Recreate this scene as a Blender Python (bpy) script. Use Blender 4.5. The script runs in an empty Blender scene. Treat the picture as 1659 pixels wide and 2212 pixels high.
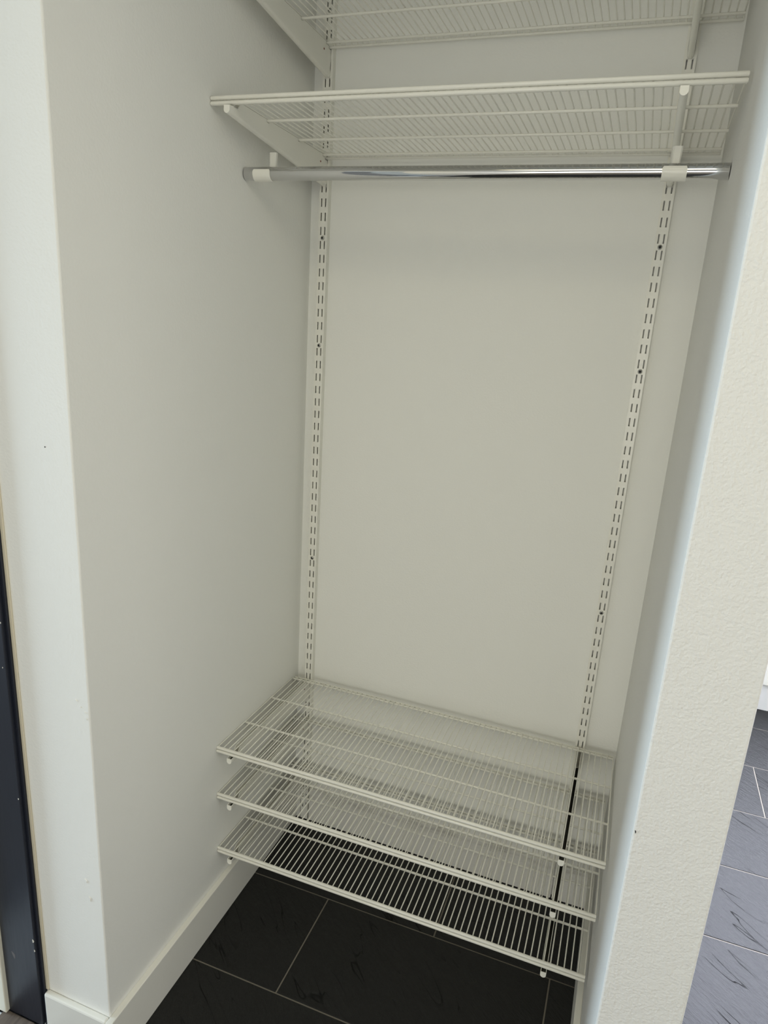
import bpy, math, random
from mathutils import Vector

random.seed(7)
S = bpy.context.scene
COL = S.collection

# ------------------------------------------------------------------ camera
cam_d = bpy.data.cameras.new('camera')
cam = bpy.data.objects.new('camera', cam_d)
COL.objects.link(cam)
cam_d.sensor_fit = 'HORIZONTAL'
cam_d.sensor_width = 36.0
cam_d.lens = 36.0 * 1495.8 / 1659.0
cam_d.clip_start = 0.02
cam.location = (0.7805, -1.6555, 1.5393)
cam.rotation_euler = (1.2877, -0.0594, 0.3550)
S.camera = cam

# ------------------------------------------------------------------ light
S.view_settings.view_transform = 'Standard'
S.view_settings.look = 'None'
S.view_settings.gamma = 1.0
S.view_settings.use_curve_mapping = False
S.view_settings.exposure = 0.06

world = bpy.data.worlds.new('daylight')
S.world = world
world.use_nodes = True
wn = world.node_tree.nodes
wn['Background'].inputs[0].default_value = (0.95, 1.0, 0.98, 1)
wn['Background'].inputs[1].default_value = 0.22


def area(name, loc, target, sx, sy, power, col):
    d = bpy.data.lights.new(name, 'AREA')
    d.shape = 'RECTANGLE'
    d.size = sx
    d.size_y = sy
    d.energy = power
    d.color = col
    o = bpy.data.objects.new(name, d)
    COL.objects.link(o)
    o.location = loc
    o.rotation_euler = (Vector(target) - Vector(loc)).to_track_quat('-Z', 'Y').to_euler()
    return o


area('doorway_daylight', (-3.0, -1.26, 0.88), (1.0, -0.8, 0.9), 0.9, 1.8, 108, (0.66, 0.84, 1.0))
area('porch_daylight', (-2.5, -2.9, 0.8), (0.0, -0.8, 0.7), 1.0, 1.5, 5, (0.72, 0.80, 1.0))
area('hall_fill', (0.45, -5.0, 0.90), (0.5, 0.0, 1.1), 1.3, 1.2, 28, (1.0, 0.985, 0.90))  # unseen fill, added to light the back wall frontally
area('side_fill', (3.2, -1.8, 1.15), (0.0, -0.6, 1.05), 1.8, 1.8, 15, (1.0, 0.97, 0.90))  # unseen fill from the right, added to lift the left wall
area('hall_ceiling_lamp', (0.8, -2.0, 2.40), (0.8, -2.0, 0.0), 1.2, 1.2, 10, (1.0, 0.90, 0.62))
area('kitchen_fill', (1.75, 1.38, 1.45), (1.75, 0.0, 1.30), 1.5, 1.0, 400, (0.80, 0.84, 1.0))  # added light, placed for the bluish reflection on the right floor

# ------------------------------------------------------------------ materials


def mat(name, base, rough=0.5, metal=0.0, spec=None):
    m = bpy.data.materials.new(name)
    m.use_nodes = True
    b = m.node_tree.nodes['Principled BSDF']
    b.inputs['Base Color'].default_value = (*base, 1)
    b.inputs['Roughness'].default_value = rough
    b.inputs['Metallic'].default_value = metal
    if spec is not None:
        b.inputs['Specular IOR Level'].default_value = spec
    return m, m.node_tree, b


def nd(nt, t, **kw):
    n = nt.nodes.new(t)
    for k, v in kw.items():
        if k in n.inputs:
            n.inputs[k].default_value = v
        else:
            setattr(n, k, v)
    return n


def coords(nt, scale=(1, 1, 1), rot=(0, 0, 0), world_space=True):
    """Object-anchored coordinates; world_space uses the mesh position."""
    if world_space:
        g = nt.nodes.new('ShaderNodeNewGeometry')
        out = g.outputs['Position']
    else:
        g = nt.nodes.new('ShaderNodeTexCoord')
        out = g.outputs['Object']
    mp = nt.nodes.new('ShaderNodeMapping')
    mp.inputs['Scale'].default_value = scale
    mp.inputs['Rotation'].default_value = rot
    nt.links.new(out, mp.inputs['Vector'])
    return mp.outputs['Vector']


def bump(nt, b, height, strength, dist, prev=None):
    n = nt.nodes.new('ShaderNodeBump')
    n.inputs['Strength'].default_value = strength
    n.inputs['Distance'].default_value = dist
    nt.links.new(height, n.inputs['Height'])
    if prev is not None:
        nt.links.new(prev.outputs['Normal'], n.inputs['Normal'])
    nt.links.new(n.outputs['Normal'], b.inputs['Normal'])
    return n


def wall_paint(name, base, strength, fine=210.0):
    m, nt, b = mat(name, base, 0.62, spec=0.3)
    v = coords(nt)
    n1 = nd(nt, 'ShaderNodeTexNoise', Scale=fine, Detail=1.2, Roughness=0.45)
    nt.links.new(v, n1.inputs['Vector'])
    n2 = nd(nt, 'ShaderNodeTexNoise', Scale=55.0, Detail=1.5)
    nt.links.new(v, n2.inputs['Vector'])
    p = bump(nt, b, n2.outputs['Fac'], strength * 0.5, 0.003)
    bump(nt, b, n1.outputs['Fac'], strength, 0.0022, p)
    return m


M = {}
M['wall'] = wall_paint('white_wall_paint', (0.905, 0.905, 0.865), 0.16)
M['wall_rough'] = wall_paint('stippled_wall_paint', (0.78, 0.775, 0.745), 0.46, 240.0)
M['ceiling'] = mat('ceiling_paint', (0.68, 0.68, 0.63), 0.8)[0]
M['skirt'] = mat('baseboard_gloss_paint', (0.86, 0.85, 0.79), 0.42)[0]

# back baseboard: dusty smears along its top
m, nt, b = mat('dusty_baseboard_paint', (0.84, 0.83, 0.78), 0.5)
v = coords(nt, (6, 6, 26))
n = nd(nt, 'ShaderNodeTexNoise', Scale=1.0, Detail=6.0, Roughness=0.7)
nt.links.new(v, n.inputs['Vector'])
r = nt.nodes.new('ShaderNodeValToRGB')
r.color_ramp.elements[0].position = 0.50
r.color_ramp.elements[1].position = 0.78
g = nt.nodes.new('ShaderNodeNewGeometry')
sx = nt.nodes.new('ShaderNodeSeparateXYZ')
nt.links.new(g.outputs['Position'], sx.inputs[0])
mr = nd(nt, 'ShaderNodeMapRange')
mr.inputs['From Min'].default_value = 0.055
mr.inputs['From Max'].default_value = 0.118
nt.links.new(sx.outputs['Z'], mr.inputs['Value'])
mu = nd(nt, 'ShaderNodeMath', operation='MULTIPLY')
nt.links.new(n.outputs['Fac'], r.inputs['Fac'])
nt.links.new(r.outputs['Color'], mu.inputs[0])
nt.links.new(mr.outputs['Result'], mu.inputs[1])
mx = nd(nt, 'ShaderNodeMix', data_type='RGBA')
mx.inputs['A'].default_value = (0.84, 0.83, 0.78, 1)
mx.inputs['B'].default_value = (0.30, 0.27, 0.21, 1)
nt.links.new(mu.outputs[0], mx.inputs['Factor'])
nt.links.new(mx.outputs['Result'], b.inputs['Base Color'])
M['skirt_dusty'] = m

M['enamel'] = mat('white_epoxy_coated_steel', (0.89, 0.88, 0.81), 0.30, spec=0.5)[0]
M['fold_shade'] = mat('painted_fold_shade', (0.05, 0.05, 0.045), 0.6)[0]  # shade inside the bracket channel, put into the colour
M['plastic'] = mat('white_plastic', (0.88, 0.87, 0.80), 0.28)[0]
M['zinc'] = mat('zinc_screw', (0.55, 0.55, 0.53), 0.28, 1.0)[0]
M['recess'] = mat('dark_recess', (0.03, 0.03, 0.03), 0.6)[0]
M['stamp_red'] = mat('red_brown_dot', (0.28, 0.10, 0.07), 0.6)[0]
M['bead'] = mat('yellowed_caulk', (0.66, 0.60, 0.46), 0.5)[0]
M['chip'] = mat('bare_paint_chip', (0.70, 0.68, 0.62), 0.7)[0]
M['smudge'] = mat('grey_smudge', (0.16, 0.16, 0.17), 0.7)[0]
M['cream'] = mat('cream_exterior_paint', (0.84, 0.82, 0.70), 0.6)[0]
M['alu'] = mat('aluminium_sill', (0.80, 0.83, 0.88), 0.35, 0.3)[0]
M['cabinet'] = mat('white_cabinet_lacquer', (0.92, 0.91, 0.85), 0.35)[0]
M['plinth'] = mat('pale_grey_plinth', (0.84, 0.845, 0.83), 0.5)[0]

m, nt, b = mat('chrome_tube', (0.62, 0.62, 0.62), 0.05, 1.0)
M['chrome'] = m

# navy door frame paint with faint scratches
m, nt, b = mat('navy_frame_paint', (0.016, 0.019, 0.030), 0.32, spec=0.45)
v = coords(nt, (60, 60, 4))
n = nd(nt, 'ShaderNodeTexNoise', Scale=3.0, Detail=5.0, Roughness=0.7)
nt.links.new(v, n.inputs['Vector'])
mr = nd(nt, 'ShaderNodeMapRange')
mr.inputs['To Min'].default_value = 0.22
mr.inputs['To Max'].default_value = 0.5
nt.links.new(n.outputs['Fac'], mr.inputs['Value'])
nt.links.new(mr.outputs['Result'], b.inputs['Roughness'])
M['navy'] = m

# threshold wood
m, nt, b = mat('weathered_threshold_wood', (0.13, 0.10, 0.08), 0.6)
v = coords(nt, (90, 8, 90))
n = nd(nt, 'ShaderNodeTexNoise', Scale=2.0, Detail=6.0)
nt.links.new(v, n.inputs['Vector'])
r = nt.nodes.new('ShaderNodeValToRGB')
r.color_ramp.elements[0].color = (0.07, 0.055, 0.045, 1)
r.color_ramp.elements[1].color = (0.24, 0.19, 0.15, 1)
nt.links.new(n.outputs['Fac'], r.inputs['Fac'])
nt.links.new(r.outputs['Color'], b.inputs['Base Color'])
M['threshold'] = m

# slate-look porcelain tile
m, nt, b = mat('charcoal_slate_tile', (0.022, 0.023, 0.025), 0.55, spec=0.42)
oi = nt.nodes.new('ShaderNodeObjectInfo')
v0 = coords(nt)
off = nd(nt, 'ShaderNodeVectorMath', operation='ADD')
sc = nd(nt, 'ShaderNodeVectorMath', operation='SCALE')
cmb = nt.nodes.new('ShaderNodeCombineXYZ')
nt.links.new(oi.outputs['Random'], cmb.inputs['X'])
nt.links.new(oi.outputs['Random'], cmb.inputs['Y'])
nt.links.new(cmb.outputs[0], sc.inputs[0])
sc.inputs['Scale'].default_value = 7.0
nt.links.new(v0, off.inputs[0])
nt.links.new(sc.outputs[0], off.inputs[1])


def tmap(scale, rz):
    # turn the cleft direction onto x first, then stretch
    m1 = nt.nodes.new('ShaderNodeMapping')
    m1.inputs['Rotation'].default_value = (0, 0, rz)
    nt.links.new(off.outputs[0], m1.inputs['Vector'])
    m2 = nt.nodes.new('ShaderNodeMapping')
    m2.inputs['Scale'].default_value = scale
    nt.links.new(m1.outputs['Vector'], m2.inputs['Vector'])
    return m2.outputs['Vector']


# long cleft ridges running diagonally
w1 = nd(nt, 'ShaderNodeTexNoise', Scale=1.0, Detail=2.0, Roughness=0.5, Distortion=0.35)
nt.links.new(tmap((2.6, 15.0, 2.6), math.radians(41)), w1.inputs['Vector'])
ab = nd(nt, 'ShaderNodeMath', operation='MULTIPLY')
ab.inputs[1].default_value = 5.0
nt.links.new(w1.outputs['Fac'], ab.inputs[0])
ab2 = nd(nt, 'ShaderNodeMath', operation='PINGPONG')
ab2.inputs[1].default_value = 0.5
nt.links.new(ab.outputs[0], ab2.inputs[0])
cr = nt.nodes.new('ShaderNodeValToRGB')
cr.color_ramp.elements[0].position = 0.0
cr.color_ramp.elements[0].color = (0, 0, 0, 1)
cr.color_ramp.elements[1].position = 0.038
cr.color_ramp.elements[1].color = (1, 1, 1, 1)
nt.links.new(ab2.outputs[0], cr.inputs['Fac'])
# the clefts come and go along their length
brk = nd(nt, 'ShaderNodeTexNoise', Scale=6.0, Detail=2.0)
nt.links.new(off.outputs[0], brk.inputs['Vector'])
brm = nd(nt, 'ShaderNodeMapRange')
brm.inputs['From Min'].default_value = 0.50
brm.inputs['From Max'].default_value = 0.62
brm.inputs['To Min'].default_value = 1.0
brm.inputs['To Max'].default_value = 0.0
nt.links.new(brk.outputs['Fac'], brm.inputs['Value'])
crk = nd(nt, 'ShaderNodeMath', operation='MAXIMUM')
nt.links.new(cr.outputs['Color'], crk.inputs[0])
nt.links.new(brm.outputs['Result'], crk.inputs[1])
w2 = nd(nt, 'ShaderNodeTexNoise', Scale=1.0, Detail=6.0, Roughness=0.65)
nt.links.new(tmap((35, 120, 35), math.radians(41)), w2.inputs['Vector'])
p = bump(nt, b, w1.outputs['Fac'], 0.7, 0.010)
p = bump(nt, b, crk.outputs[0], 0.8, 0.004, p)
bump(nt, b, w2.outputs['Fac'], 0.8, 0.0055, p)
# specular level drops in the clefts
smr = nd(nt, 'ShaderNodeMapRange')
smr.inputs['To Min'].default_value = 0.16
smr.inputs['To Max'].default_value = 0.44
nt.links.new(crk.outputs[0], smr.inputs['Value'])
nt.links.new(smr.outputs['Result'], b.inputs['Specular IOR Level'])
# pale specks and dust
vo = nd(nt, 'ShaderNodeTexVoronoi', Scale=55.0)
nt.links.new(off.outputs[0], vo.inputs['Vector'])
sp = nt.nodes.new('ShaderNodeValToRGB')
sp.color_ramp.elements[0].position = 0.0
sp.color_ramp.elements[0].color = (1, 1, 1, 1)
sp.color_ramp.elements[1].position = 0.055
sp.color_ramp.elements[1].color = (0, 0, 0, 1)
nt.links.new(vo.outputs['Distance'], sp.inputs['Fac'])
gate = nd(nt, 'ShaderNodeTexNoise', Scale=9.0, Detail=3.0)
nt.links.new(off.outputs[0], gate.inputs['Vector'])
gr = nd(nt, 'ShaderNodeMapRange')
gr.inputs['From Min'].default_value = 0.5
gr.inputs['From Max'].default_value = 0.7
nt.links.new(gate.outputs['Fac'], gr.inputs['Value'])
mm = nd(nt, 'ShaderNodeMath', operation='MULTIPLY')
nt.links.new(sp.outputs['Color'], mm.inputs[0])
nt.links.new(gr.outputs['Result'], mm.inputs[1])
base = nt.nodes.new('ShaderNodeValToRGB')
base.color_ramp.elements[0].position = 0.25
base.color_ramp.elements[0].color = (0.003, 0.0031, 0.0030, 1)
base.color_ramp.elements[1].position = 0.8
base.color_ramp.elements[1].color = (0.011, 0.0113, 0.011, 1)
nt.links.new(w2.outputs['Fac'], base.inputs['Fac'])
mx = nd(nt, 'ShaderNodeMix', data_type='RGBA')
mx.inputs['B'].default_value = (0.12, 0.12, 0.115, 1)
nt.links.new(mm.outputs[0], mx.inputs['Factor'])
nt.links.new(base.outputs['Color'], mx.inputs['A'])
nt.links.new(mx.outputs['Result'], b.inputs['Base Color'])
M['tile'] = m

m, nt, b = mat('tan_grout', (0.20, 0.18, 0.15), 0.9)
M['grout'] = m

# ------------------------------------------------------------------ mesh helpers


class MB:
    """Collects raw geometry, then links it as one mesh object."""

    def __init__(self):
        self.v = []
        self.f = []
        self.mi = []

    def add(self, vs, fs, mi=0):
        o = len(self.v)
        self.v += [tuple(p) for p in vs]
        for f in fs:
            self.f.append(tuple(i + o for i in f))
            self.mi.append(mi)

    def box(self, x0, x1, y0, y1, z0, z1, mi=0):
        vs = [(x, y, z) for x in (x0, x1) for y in (y0, y1) for z in (z0, z1)]
        self.add(vs, [(0, 1, 3, 2), (4, 6, 7, 5), (0, 4, 5, 1), (2, 3, 7, 6), (0, 2, 6, 4), (1, 5, 7, 3)], mi)

    def tube(self, pts, rad, seg=8, mi=0, caps=True):
        """Round bar along a polyline; rad is a number or one per point."""
        pts = [Vector(p) for p in pts]
        n = len(pts)
        if not isinstance(rad, (list, tuple)):
            rad = [rad] * n
        o = len(self.v)
        t0 = (pts[1] - pts[0]).normalized()
        ref = Vector((0, 0, 1)) if abs(t0.z) < 0.9 else Vector((1, 0, 0))
        u = t0.cross(ref).normalized()
        for i in range(n):
            if i == 0:
                t = t0
            elif i == n - 1:
                t = (pts[-1] - pts[-2]).normalized()
            else:
                t = ((pts[i] - pts[i - 1]).normalized() + (pts[i + 1] - pts[i]).normalized()).normalized()
            u = (u - t * u.dot(t)).normalized()
            w = t.cross(u)
            for k in range(seg):
                a = 2 * math.pi * k / seg
                self.v.append(tuple(pts[i] + (u * math.cos(a) + w * math.sin(a)) * rad[i]))
        for i in range(n - 1):
            for k in range(seg):
                k2 = (k + 1) % seg
                self.f.append((o + i * seg + k, o + i * seg + k2, o + (i + 1) * seg + k2, o + (i + 1) * seg + k))
                self.mi.append(mi)
        if caps:
            self.f.append(tuple(o + k for k in reversed(range(seg))))
            self.f.append(tuple(o + (n - 1) * seg + k for k in range(seg)))
            self.mi += [mi, mi]

    def mesh(self, name, mats, smooth=False):
        me = bpy.data.meshes.new(name)
        me.from_pydata(self.v, [], self.f)
        for mm_ in (mats if isinstance(mats, (list, tuple)) else [mats]):
            me.materials.append(mm_)
        me.polygons.foreach_set('material_index', self.mi)
        me.update()
        if smooth:
            me.polygons.foreach_set('use_smooth', [True] * len(me.polygons))
            try:
                me.set_sharp_from_angle(angle=math.radians(40))
            except Exception:
                pass
        return me

    def build(self, name, mats, parent=None, smooth=False, bevel=0.0, seg=2):
        o = bpy.data.objects.new(name, self.mesh(name, mats, smooth))
        COL.objects.link(o)
        if parent is not None:
            o.parent = parent
        if bevel > 0:
            bv = o.modifiers.new('bevel', 'BEVEL')
            bv.width = bevel
            bv.segments = seg
            bv.limit_method = 'ANGLE'
            bv.angle_limit = math.radians(50)
        return o


def boxo(name, mats, x0, x1, y0, y1, z0, z1, parent=None, bevel=0.0, kind=None):
    b_ = MB()
    b_.box(x0, x1, y0, y1, z0, z1)
    o = b_.build(name, mats, parent, bevel=bevel)
    if kind:
        o['kind'] = kind
    return o


def thing(name, label, cat, loc=(0, 0, 0), rot=(0, 0, 0), group=None):
    o = bpy.data.objects.new(name, None)
    o.empty_display_size = 0.05
    COL.objects.link(o)
    o.location = loc
    o.rotation_euler = rot
    o['label'] = label
    o['category'] = cat
    if group:
        o['group'] = group
    return o


def copy_thing(src, loc, label):
    r_ = src.copy()
    COL.objects.link(r_)
    r_.location = loc
    r_['label'] = label
    for ch in list(src.children):
        c = ch.copy()
        COL.objects.link(c)
        c.parent = r_
        for gch in list(ch.children):
            d = gch.copy()
            COL.objects.link(d)
            d.parent = c
    return r_


# ------------------------------------------------------------------ dimensions
XL, XR = -0.041, 0.866          # side walls of the niche
YB = 0.005                      # back wall face
YL, YR = -0.815, -0.757         # front edge of left wall / right partition
XD = -0.207                     # door side end of the left return
HC = 2.47                       # ceiling
PX = 0.982                      # far side of the partition
BT = 0.014                      # baseboard thickness
BH = 0.118

# ------------------------------------------------------------------ structure
floor = boxo('floor', M['grout'], -0.62, 3.3, -5.2, 1.5, -0.06, -0.0016, kind='structure')
floor['label'] = 'dark slate-look tiled floor with thin tan grout lines'

TW, TD, J = 0.594, 0.2935, 0.0036
tile_mesh = {}


def tile(x0, x1, y0, y1):
    key = (round(x1 - x0, 4), round(y1 - y0, 4))
    if key not in tile_mesh:
        w, d = key
        b_ = MB()
        c = 0.0012
        vs = []
        for z, ins in ((-0.012, 0), (-0.0008, 0), (0.0, c)):
            vs += [(ins, ins, z), (w - ins, ins, z), (w - ins, d - ins, z), (ins, d - ins, z)]
        fs = [(3, 2, 1, 0), (8, 9, 10, 11)]
        for l in (0, 4):
            for k in range(4):
                k2 = (k + 1) % 4
                fs.append((l + k, l + k2, l + 4 + k2, l + 4 + k))
        b_.add(vs, fs)
        tile_mesh[key] = b_.mesh('tile', M['tile'])
    o = bpy.data.objects.new('tile', tile_mesh[key])
    COL.objects.link(o)
    o.parent = floor
    o.location = (x0, y0, 0)


for r_i in range(-8, 4):
    ya = 0.035 + r_i * TD
    yb_ = min(ya + TD, 1.45)
    x_off = 0.497 if r_i % 2 == 1 else 0.199
    # row just behind the first joint line (r_i = -1) has its joint at x = 0.497
    for k in range(-2, 5):
        xa = x_off + k * TW
        xb = xa + TW
        xa2, xb2 = max(xa, -0.60), min(xb, 3.2)
        if xb2 - xa2 < 0.05:
            continue
        tile(xa2 + J / 2, xb2 - J / 2, ya + J / 2, yb_ - J / 2)
tile_last = 0.035 + 4 * TD
for k in range(0, 5):
    xa = 0.199 + k * TW
    if xa + TW < 3.2:
        tile(xa + J / 2, xa + TW - J / 2, tile_last + J / 2, 1.45)

back = boxo('wall_back', M['wall'], XL, XR, YB, 0.12, 0, HC, kind='structure')

# left wall: niche side and the front return in one solid with a softened arris
left = boxo('wall_left', M['wall'], -0.34, XL, YL, 0.12, 0, HC, bevel=0.0025, kind='structure')
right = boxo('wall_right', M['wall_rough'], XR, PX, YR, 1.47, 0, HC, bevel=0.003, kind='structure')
boxo('wall_far', M['wall'], PX, 3.3, 1.40, 1.47, 0, HC, kind='structure')
boxo('ceiling', M['ceiling'], -0.5, 3.3, -5.2, 1.47, HC, HC + 0.05, kind='structure')
# hall wall on the camera side of the doorway, with the doorway lintel
boxo('wall_hall', M['wall'], -0.34, XD, -5.2, -1.78, 0, HC, kind='structure')
boxo('wall_lintel', M['wall'], -0.34, XD, -1.78, YL, 2.14, HC, kind='structure')

# baseboards
boxo('baseboard_left', M['skirt'], XL, XL + BT, YL - BT, YB - BT, 0, BH, bevel=0.0015, kind='structure')
boxo('baseboard_right', M['skirt'], XR - BT, XR, YR - 0.001, YB - BT, 0, BH, bevel=0.0015, kind='structure')
boxo('baseboard_front', M['skirt'], -0.2015, XL, YL - BT, YL, 0, BH, bevel=0.004, kind='structure')
for xa, xb in ((XL, -0.0145), (0.0145, 0.7619), (0.7909, XR)):
    boxo('baseboard_back', M['skirt_dusty'], xa, xb, YB - BT, YB, 0, BH - 0.003, bevel=0.0012, kind='structure')

# painted chips on the return wall and the partition arris


def chip(parent, m_, c, n_axis, rx, rz, ang=0.0, thick=0.0006):
    b_ = MB()
    seg = 9
    top, bot = [], []
    ca, sa = math.cos(ang), math.sin(ang)
    for k in range(seg):
        a = 2 * math.pi * k / seg
        rr = 1 + 0.25 * math.sin(3 * a + 1.3)
        px_, pz_ = rx * math.cos(a) * rr, rz * math.sin(a) * rr
        u, w = px_ * ca - pz_ * sa, px_ * sa + pz_ * ca
        if n_axis == 'y':
            bot.append((c[0] + u, c[1], c[2] + w))
            top.append((c[0] + u * .8, c[1] - thick, c[2] + w * .8))
    b_.add(bot + top, [tuple(range(seg, 2 * seg))] +
           [(k, (k + 1) % seg, seg + (k + 1) % seg, seg + k) for k in range(seg)])
    return b_.build('paint_chip', m_, parent)


for c, rx, rz, a in (((-0.077, YL, 0.449), .0028, .005, .3), ((-0.070, YL, 0.408), .0014, .006, .1),
                     ((-0.069, YL, 0.846), .0030, .0016, -.5), ((-0.060, YL, 0.835), .0016, .0012, -.5),
                     ((-0.050, YL, 0.826), .0020, .0015, 0), ((-0.048, YL, 0.814), .0015, .0025, 0)):
    chip(left, M['wall'], c, 'y', rx, rz, a, 0.0012)
chip(left, M['recess'], (-0.095, YL, 1.298), 'y', .0014, .0011)
chip(right, M['recess'], (XR + 0.0036, YR, 0.856), 'y', .0009, .0026, .2)

# ------------------------------------------------------------------ doorway on the left
door = thing('door_1', 'navy painted door frame beside the left return wall', 'door frame', (-0.26, -0.82, 0))
del door['label'], door['category']
door['kind'] = 'structure'


def child_box(name, m_, x0, x1, y0, y1, z0, z1, parent, bevel=0.0):
    b_ = MB()
    L_ = parent.location
    b_.box(x0 - L_.x, x1 - L_.x, y0 - L_.y, y1 - L_.y, z0 - L_.z, z1 - L_.z)
    return b_.build(name, m_, parent, bevel=bevel)


jamb = child_box('jamb', M['navy'], -0.306, -0.2125, -0.829, YL, 0.022, 2.14, door, 0.0015)
rebate = child_box('rebate_strip', M['navy'], -0.2125, -0.2055, -0.822, YL, 0.0, 2.14, door, 0.0008)
child_box('caulk_bead', M['bead'], -0.2055, -0.1985, -0.8185, YL, BH, 2.14, door, 0.0012)
child_box('outer_reveal', M['cream'], -0.52, -0.306, -0.838, -0.60, 0.022, 2.14, door, 0.002)
child_box('threshold', M['threshold'], -0.318, -0.235, -1.78, -0.829, 0.0005, 0.020, door, 0.002)
sill = child_box('sill', M['alu'], -0.52, -0.318, -1.78, -0.838, 0.0005, 0.018, door, 0.001)
strip = child_box('metal_strip', M['alu'], -0.235, -0.207, -1.78, -0.829, 0.0005, 0.008, door, 0.001)
for k in range(4):
    child_box('ridge', M['alu'], -0.2335 + k * 0.0065, -0.2305 + k * 0.0065, -1.78, -0.829, 0.008, 0.0105, door)
for x, z, rx, rz in ((-0.275, 0.19, .0035, .009), ):
    o = chip(None, M['smudge'], (x - door.location.x, -0.829 - door.location.y, z), 'y', rx, rz, 0.4)
    o.name = 'smudge'
    o.parent = door
for x, z, rx, rz in ((-0.2155, 0.253, .0022, .0045), (-0.2140, 0.228, .0014, .003), (-0.2150, 0.60, .0012, .002),
                     (-0.2140, 0.97, .0010, .002), (-0.2200, 0.88, .0009, .0015), (-0.2290, 1.03, .0012, .008)):
    o = chip(None, M['chip'], (x - door.location.x, -0.829 - door.location.y, z), 'y', rx, rz, 0.1)
    o.parent = door

# ------------------------------------------------------------------ uprights
PITCH = 0.032
Z1 = 1.7804                      # centre of slot number 1
UD, UW = 0.016, 0.0117           # depth, half width
YF = YB - UD                     # front face of an upright (-0.011)


def make_upright():
    t = thing('slotted_upright', 'x', 'shelf upright', (0, YB, 0.002), group='slotted wall uprights')
    b_ = MB()
    z_bot, z_top = 0.002, 2.42
    xs = [-UW, -0.0068, -0.0038, 0.0038, 0.0068, UW]
    zs = [z_bot]
    holes = []
    k = 55
    while True:
        zc = Z1 - PITCH * (k - 1)
        if zc > z_top - 0.03:
            break
        holes.append(len(zs))
        zs += [zc - 0.0093, zc + 0.0093]
        k -= 1
    zs.append(z_top)
    hs = set(holes)

    def zz(z):
        return z - 0.002
    yf, yi = -UD, -UD + 0.0016
    # front and inner face with the slots left open, plus the slot rims
    for y, flip in ((yf, False), (yi, True)):
        base_i = len(b_.v)
        vs = [(x, y, zz(z)) for z in zs for x in xs]
        fs = []
        nx = len(xs)
        for j in range(len(zs) - 1):
            for i in range(nx - 1):
                if j in hs and i in (1, 3):
                    continue
                q = (j * nx + i, j * nx + i + 1, (j + 1) * nx + i + 1, (j + 1) * nx + i)
                fs.append(q if not flip else tuple(reversed(q)))
        b_.add(vs, fs)
    for j in holes:
        for i in (1, 3):
            xa, xb, za, zb = xs[i], xs[i + 1], zz(zs[j]), zz(zs[j + 1])
            ring = [(xa, za), (xb, za), (xb, zb), (xa, zb)]
            vs = [(x, yf, z) for x, z in ring] + [(x, yi, z) for x, z in ring]
            b_.add(vs, [(k_, 4 + k_, 4 + (k_ + 1) % 4, (k_ + 1) % 4) for k_ in range(4)])
    # side flanges
    b_.box(-UW, -UW + 0.0014, yf + 0.0001, 0, zz(z_bot), zz(z_top))
    b_.box(UW - 0.0014, UW, yf + 0.0001, 0, zz(z_bot), zz(z_top))
    b_.build('rail', M['enamel'], t)
    # screws
    s_ = MB()
    seg = 14
    prof = [(0.0050, 0.0), (0.0050, -0.0008), (0.0042, -0.0019), (0.0028, -0.0024)]
    vs = []
    for r_, y in prof:
        vs += [(r_ * math.cos(2 * math.pi * k / seg), y, r_ * math.sin(2 * math.pi * k / seg)) for k in range(seg)]
    fs = []
    for l in range(len(prof) - 1):
        fs += [(l * seg + k, l * seg + (k + 1) % seg, (l + 1) * seg + (k + 1) % seg, (l + 1) * seg + k) for k in range(seg)]
    # dished cross recess
    o_ = len(vs)
    vs += [(0.0014 * math.cos(2 * math.pi * k / seg), -0.0004, 0.0014 * math.sin(2 * math.pi * k / seg)) for k in range(seg)]
    s_.add(vs, fs)
    l = len(prof) - 1
    s_.add([], [])
    s_.f += [(l * seg + k, l * seg + (k + 1) % seg, o_ + (k + 1) % seg, o_ + k) for k in range(seg)]
    s_.mi += [1] * seg
    s_.f.append(tuple(o_ + k for k in range(seg)))
    s_.mi.append(1)
    s_.box(-0.0005, 0.0005, -0.0021, -0.0005, -0.0026, 0.0026, 1)
    s_.box(-0.0026, 0.0026, -0.0021, -0.0005, -0.0005, 0.0005, 1)
    me = s_.mesh('screw', [M['zinc'], M['recess']], smooth=True)
    for kk in (3.5, 11.5, 29.5, -11.5):
        o = bpy.data.objects.new('screw', me)
        COL.objects.link(o)
        o.parent = t
        o.location = (0.0, -UD, Z1 - PITCH * (kk - 1) - 0.002)
        o.rotation_euler = (0, random.uniform(0, 1.5), 0)
    return t


DX = 0.7764
up = make_upright()
up['label'] = 'white slotted upright screwed to the back wall near its left corner'
copy_thing(up, (DX, YB, 0.002), 'white slotted upright on the back wall near the right partition')

# ------------------------------------------------------------------ brackets
TILT = -0.030                    # shelf and bracket rise slightly to the front
Y1, Y2, YFR, YRR = -0.157, -0.294, -0.4235, -0.0165


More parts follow.
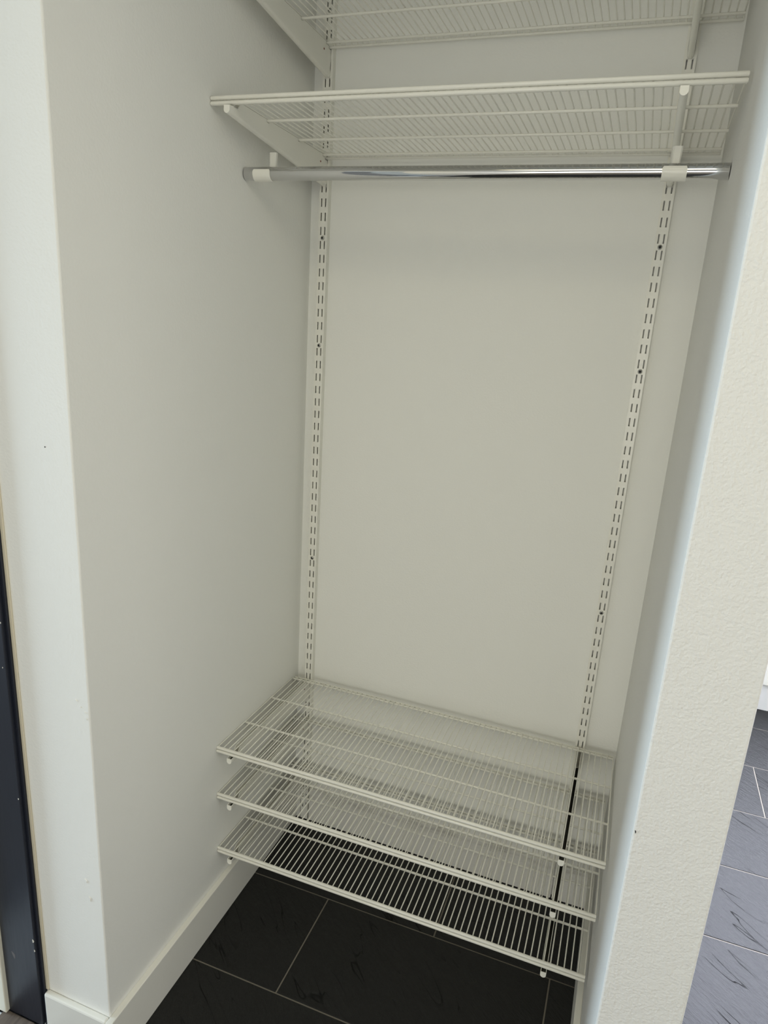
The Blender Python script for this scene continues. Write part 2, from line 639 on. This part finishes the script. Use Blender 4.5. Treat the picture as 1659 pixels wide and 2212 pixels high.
def make_bracket():
    t = thing('shelf_bracket', 'x', 'shelf bracket', group='tapered shelf brackets')
    b_ = MB()
    hw, th = 0.0062, 0.0012
    # stations along the arm: y, top edge
    st = []
    for y, top in ((YF - 0.0004, -0.0080), (-0.0228, -0.0080), (-0.0230, -0.0035), (-0.0372, -0.0035), (-0.0376, 0.0014), (Y1 + 0.0046, 0.0014), (Y1 + 0.0042, -0.0035),
                   (Y1 - 0.0042, -0.0035), (Y1 - 0.0046, 0.0014), (Y2 + 0.0046, 0.0014), (Y2 + 0.0042, -0.0035),
                   (Y2 - 0.0042, -0.0035), (Y2 - 0.0046, 0.0014), (-0.395, 0.0014), (-0.405, -0.0100), (-0.4335, -0.0110)):
        s_ = (y - YF) / (-0.4335 - YF)
        st.append((y, top, -(0.0645 + (0.0245 - 0.0645) * s_)))
    na = 8

    def section(y, top, bot, w, lift=0.0):
        c = bot + hw
        pts = [(-w, y, top)]
        for k in range(na + 1):
            a = math.pi + math.pi * k / na
            pts.append((w * math.cos(a), y, c + w * math.sin(a)))
        pts.append((w, y, top))
        return pts
    n = na + 3
    vs = []
    for y, top, bot in st:
        vs += section(y, top, bot, hw)
    for y, top, bot in st:
        vs += section(min(max(y, -0.4335 + th), 9), top, bot, hw - th)
    N = len(st)
    fs = []
    for i in range(N - 1):
        for k in range(n - 1):
            fs.append((i * n + k, i * n + k + 1, (i + 1) * n + k + 1, (i + 1) * n + k))
            q = N * n
            fs.append((q + i * n + k, q + (i + 1) * n + k, q + (i + 1) * n + k + 1, q + i * n + k + 1))
        for k in (0, n - 1):
            q = N * n
            fs.append((i * n + k, (i + 1) * n + k, q + (i + 1) * n + k, q + i * n + k))
    e = (N - 1) * n
    q = N * n
    fs.append(tuple(e + k for k in range(n)))              # nose, outer
    fs.append(tuple(q + e + k for k in reversed(range(n))))  # nose, inner
    fs.append((e, e + n - 1, q + e + n - 1, q + e))
    for k in range(n - 1):                                 # rear rim
        fs.append((k, q + k, q + k + 1, k + 1))
    b_.add(vs, fs)
    # deep shade of the white channel, painted near-black on its bottom fold
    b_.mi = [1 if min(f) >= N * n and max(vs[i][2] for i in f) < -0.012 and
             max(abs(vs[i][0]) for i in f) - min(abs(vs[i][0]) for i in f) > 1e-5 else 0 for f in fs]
    b_.build('arm', [M['enamel'], M['fold_shade']], t, smooth=True)
    # hooks passing through the slots
    for s_ in (-1, 1):
        h_ = MB()
        xa, xb = sorted((s_ * 0.0046, s_ * 0.0060))
        for zt in (-0.030, -0.062):
            h_.box(xa, xb, YF - 0.002, YF + 0.0075, zt + 0.004, zt + 0.016)
            h_.box(xa, xb, YF + 0.0030, YF + 0.0075, zt - 0.003, zt + 0.004)
        h_.build('hook', M['enamel'], t)
    d = MB()
    seg = 8
    vs = [(0.00635 + (0.0006 if l else 0), -0.047 + 0.0026 * math.cos(2 * math.pi * k / seg), -0.017 + 0.0022 * math.sin(2 * math.pi * k / seg))
          for l in (0, 1) for k in range(seg)]
    vs = [(x - 0.0004, y, z) for x, y, z in vs]
    d.add(vs, [tuple(range(seg, 2 * seg))] + [(k, (k + 1) % seg, seg + (k + 1) % seg, seg + k) for k in range(seg)])
    o = d.build('stamp', M['stamp_red'], t)  # small stamped mark on the side plate
    o['label'] = 'small red-brown stamped dot'
    return t


SHELVES = {                       # rod height at y = 0
    'E': (2.1085, 'uppermost wire shelf, cut off by the top of the picture'),
    'D': (1.8795, 'wire shelf directly above the chrome hanging rail'),
    'A': (0.4931, 'topmost of the three low wire shelves'),
    'B': (0.3614, 'middle one of the three low wire shelves'),
    'C': (0.2008, 'lowest wire shelf, just above the black floor tiles'),
}
BR = {'E': 'under the uppermost wire shelf', 'D': 'under the shelf above the chrome rail',
      'A': 'under the topmost of the three low shelves', 'B': 'under the middle low shelf',
      'C': 'under the lowest shelf'}
bracket0 = None
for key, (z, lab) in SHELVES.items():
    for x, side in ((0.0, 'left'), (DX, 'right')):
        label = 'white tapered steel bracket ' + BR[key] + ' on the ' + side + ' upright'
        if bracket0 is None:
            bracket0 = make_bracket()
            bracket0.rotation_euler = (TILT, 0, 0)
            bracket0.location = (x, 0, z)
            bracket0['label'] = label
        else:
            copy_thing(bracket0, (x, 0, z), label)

# ------------------------------------------------------------------ wire shelves
X0, X1 = XL + 0.0012, 0.8607
NW = 64


def make_shelf():
    t = thing('wire_shelf', 'x', 'wire shelf', group='white wire shelves')
    w = MB()
    zt = 0.0042
    w.tube([(0, YRR - 0.0022, -0.0028), (0, YRR - 0.0125, zt), (0, -0.20, zt), (0, YFR + 0.0070, zt), (0, YFR + 0.0052, zt - 0.0004),
            (0, YFR + 0.0047, zt - 0.002), (0, YFR + 0.0047, -0.0080)], 0.00138, 6)
    wire = w.mesh('wire', M['enamel'], smooth=True)
    a, b2 = X0 + 0.0016, X1 - 0.0016
    for k in range(NW):
        o = bpy.data.objects.new('wire', wire)
        COL.objects.link(o)
        o.parent = t
        o.location = (a + (b2 - a) * k / (NW - 1), 0, 0)

    def rod(name, y, z, r_):
        q = MB()
        e = r_ * 0.35
        q.tube([(X0, y, z), (X0 + e, y, z), (X1 - e, y, z), (X1, y, z)], [r_ * 0.75, r_, r_, r_ * 0.75], 10)
        q.build(name, M['enamel'], t, smooth=True)
    rod('front_rod', YFR, 0.0036, 0.0039)
    rod('front_rod', YFR, -0.0052, 0.0039)
    rod('support_rod', Y1, 0.0, 0.0028)
    rod('support_rod', Y2, 0.0, 0.0028)
    rod('rear_rod', YRR - 0.016, 0.0, 0.0028)
    rod('rear_rod', YRR, -0.0040, 0.0030)
    return t


shelf0 = None
for key, (z, lab) in SHELVES.items():
    label = 'white ' + lab
    if shelf0 is None:
        shelf0 = make_shelf()
        shelf0.rotation_euler = (TILT, 0, 0)
        shelf0.location = (0, 0, z)
        shelf0['label'] = label
    else:
        copy_thing(shelf0, (0, 0, z), label)

# ------------------------------------------------------------------ hanging rail and its holders
RY, RZ, RR = -0.300, 1.7908, 0.0129
b_ = MB()
seg = 40
xs_ = (-0.0388, 0.8645)
vs = []
for r_ in (RR, RR - 0.0012):
    for x in xs_:
        vs += [(x, RY + r_ * math.cos(2 * math.pi * k / seg), RZ + r_ * math.sin(2 * math.pi * k / seg)) for k in range(seg)]
fs = []
for k in range(seg):
    k2 = (k + 1) % seg
    fs.append((k, k2, seg + k2, seg + k))
    fs.append((2 * seg + k, 3 * seg + k, 3 * seg + k2, 2 * seg + k2))
    fs.append((k, 2 * seg + k, 2 * seg + k2, k2))
    fs.append((seg + k, seg + k2, 3 * seg + k2, 3 * seg + k))
b_.add(vs, fs)
rail = b_.build('hanging_rail', M['chrome'], smooth=True)
rail['label'] = 'shiny chrome hanging rail across the niche under the upper shelf'
rail['category'] = 'clothes rail'


def make_holder():
    t = thing('rail_holder', 'x', 'rail holder', group='white rail holders')
    # stem: tapered strip from the bracket down behind the rail
    q = MB()
    rings = []
    z_top = 0.046
    for y, z, hx, hy in ((0.037, z_top, 0.0080, 0.0055), (0.036, 0.026, 0.0070, 0.0046), (0.033, 0.008, 0.0064, 0.0040),
                         (0.0165, -0.001, 0.0068, 0.0030)):
        rings.append([(hx * sx_, y + hy * sy_, z) for sx_, sy_ in
                      ((-1, -.6), (-.7, -1), (.7, -1), (1, -.6), (1, .6), (.7, 1), (-.7, 1), (-1, .6))])
    vs = [p for r_ in rings for p in r_]
    fs = [tuple(range(8)), tuple(reversed(range(24, 32)))]
    for l in range(3):
        for k in range(8):
            k2 = (k + 1) % 8
            fs.append((l * 8 + k2, l * 8 + k, (l + 1) * 8 + k, (l + 1) * 8 + k2))
    q.add(vs, fs)
    q.build('stem', M['enamel'], t, smooth=True)
    # cradle: C-shaped plastic clip hugging the rail
    c = MB()
    na = 18
    a0, a1 = math.radians(-35), math.radians(-205)   # from behind, below, to the front
    ri, ro, hx = RR + 0.0002, RR + 0.0022, 0.0195
    vs = []
    for k in range(na + 1):
        a = a0 + (a1 - a0) * k / na
        f = 1.0
        if k >= na - 1:
            f = 0.90 if k == na else 0.97
        for r_ in (ri, ro):
            for sx_ in (-1, 1):
                vs.append((sx_ * hx * f, r_ * math.cos(a), r_ * math.sin(a)))
    # order per station: ri-, ri+, ro-, ro+
    fs = []
    for k in range(na):
        i, j = k * 4, k * 4 + 4
        fs += [(i, i + 1, j + 1, j), (i + 2, j + 2, j + 3, i + 3), (i, j, j + 2, i + 2), (i + 1, i + 3, j + 3, j + 1)]
    fs += [(0, 2, 3, 1), (na * 4, na * 4 + 1, na * 4 + 3, na * 4 + 2)]
    c.add(vs, fs)
    c.build('cradle', M['plastic'], t, smooth=True)
    return t


h0 = make_holder()
h0.location = (0.003, RY, RZ)
h0['label'] = 'white clip holding the left end of the chrome rail'
copy_thing(h0, (DX + 0.0045, RY, RZ), 'white clip holding the right end of the chrome rail')

# ------------------------------------------------------------------ added frame around the unseen kitchen fill light
added_win = thing('added_window_1', 'x', 'x', (1.75, 1.39, 1.45))
del added_win['label'], added_win['category']
added_win['kind'] = 'structure'
for x0_, x1_, z0_, z1_ in ((0.95, 2.55, 0.93, 0.955), (0.95, 2.55, 1.945, 2.00), (0.95, 1.005, 0.955, 1.945),
                           (2.495, 2.55, 0.955, 1.945), (1.72, 1.78, 0.955, 1.945)):
    child_box('added_frame_bar', M['skirt'], x0_, x1_, 1.352, 1.3999, z0_, z1_, added_win, 0.002)

# ------------------------------------------------------------------ cabinet beyond the partition
cab = thing('kitchen_cabinet', 'white cabinet front on a pale plinth beyond the right partition', 'cabinet', (1.9, 1.385, 0))
child_box('door_panel', M['cabinet'], 1.30, 1.895, 1.366, 1.384, 0.122, 0.86, cab, 0.002)
child_box('door_panel', M['cabinet'], 1.899, 2.50, 1.366, 1.384, 0.122, 0.86, cab, 0.002)
child_box('plinth', M['plinth'], 1.28, 2.52, 1.378, 1.395, 0.0005, 0.121, cab, 0.001)
child_box('worktop', M['plinth'], 1.28, 2.52, 1.345, 1.399, 0.862, 0.90, cab, 0.002)
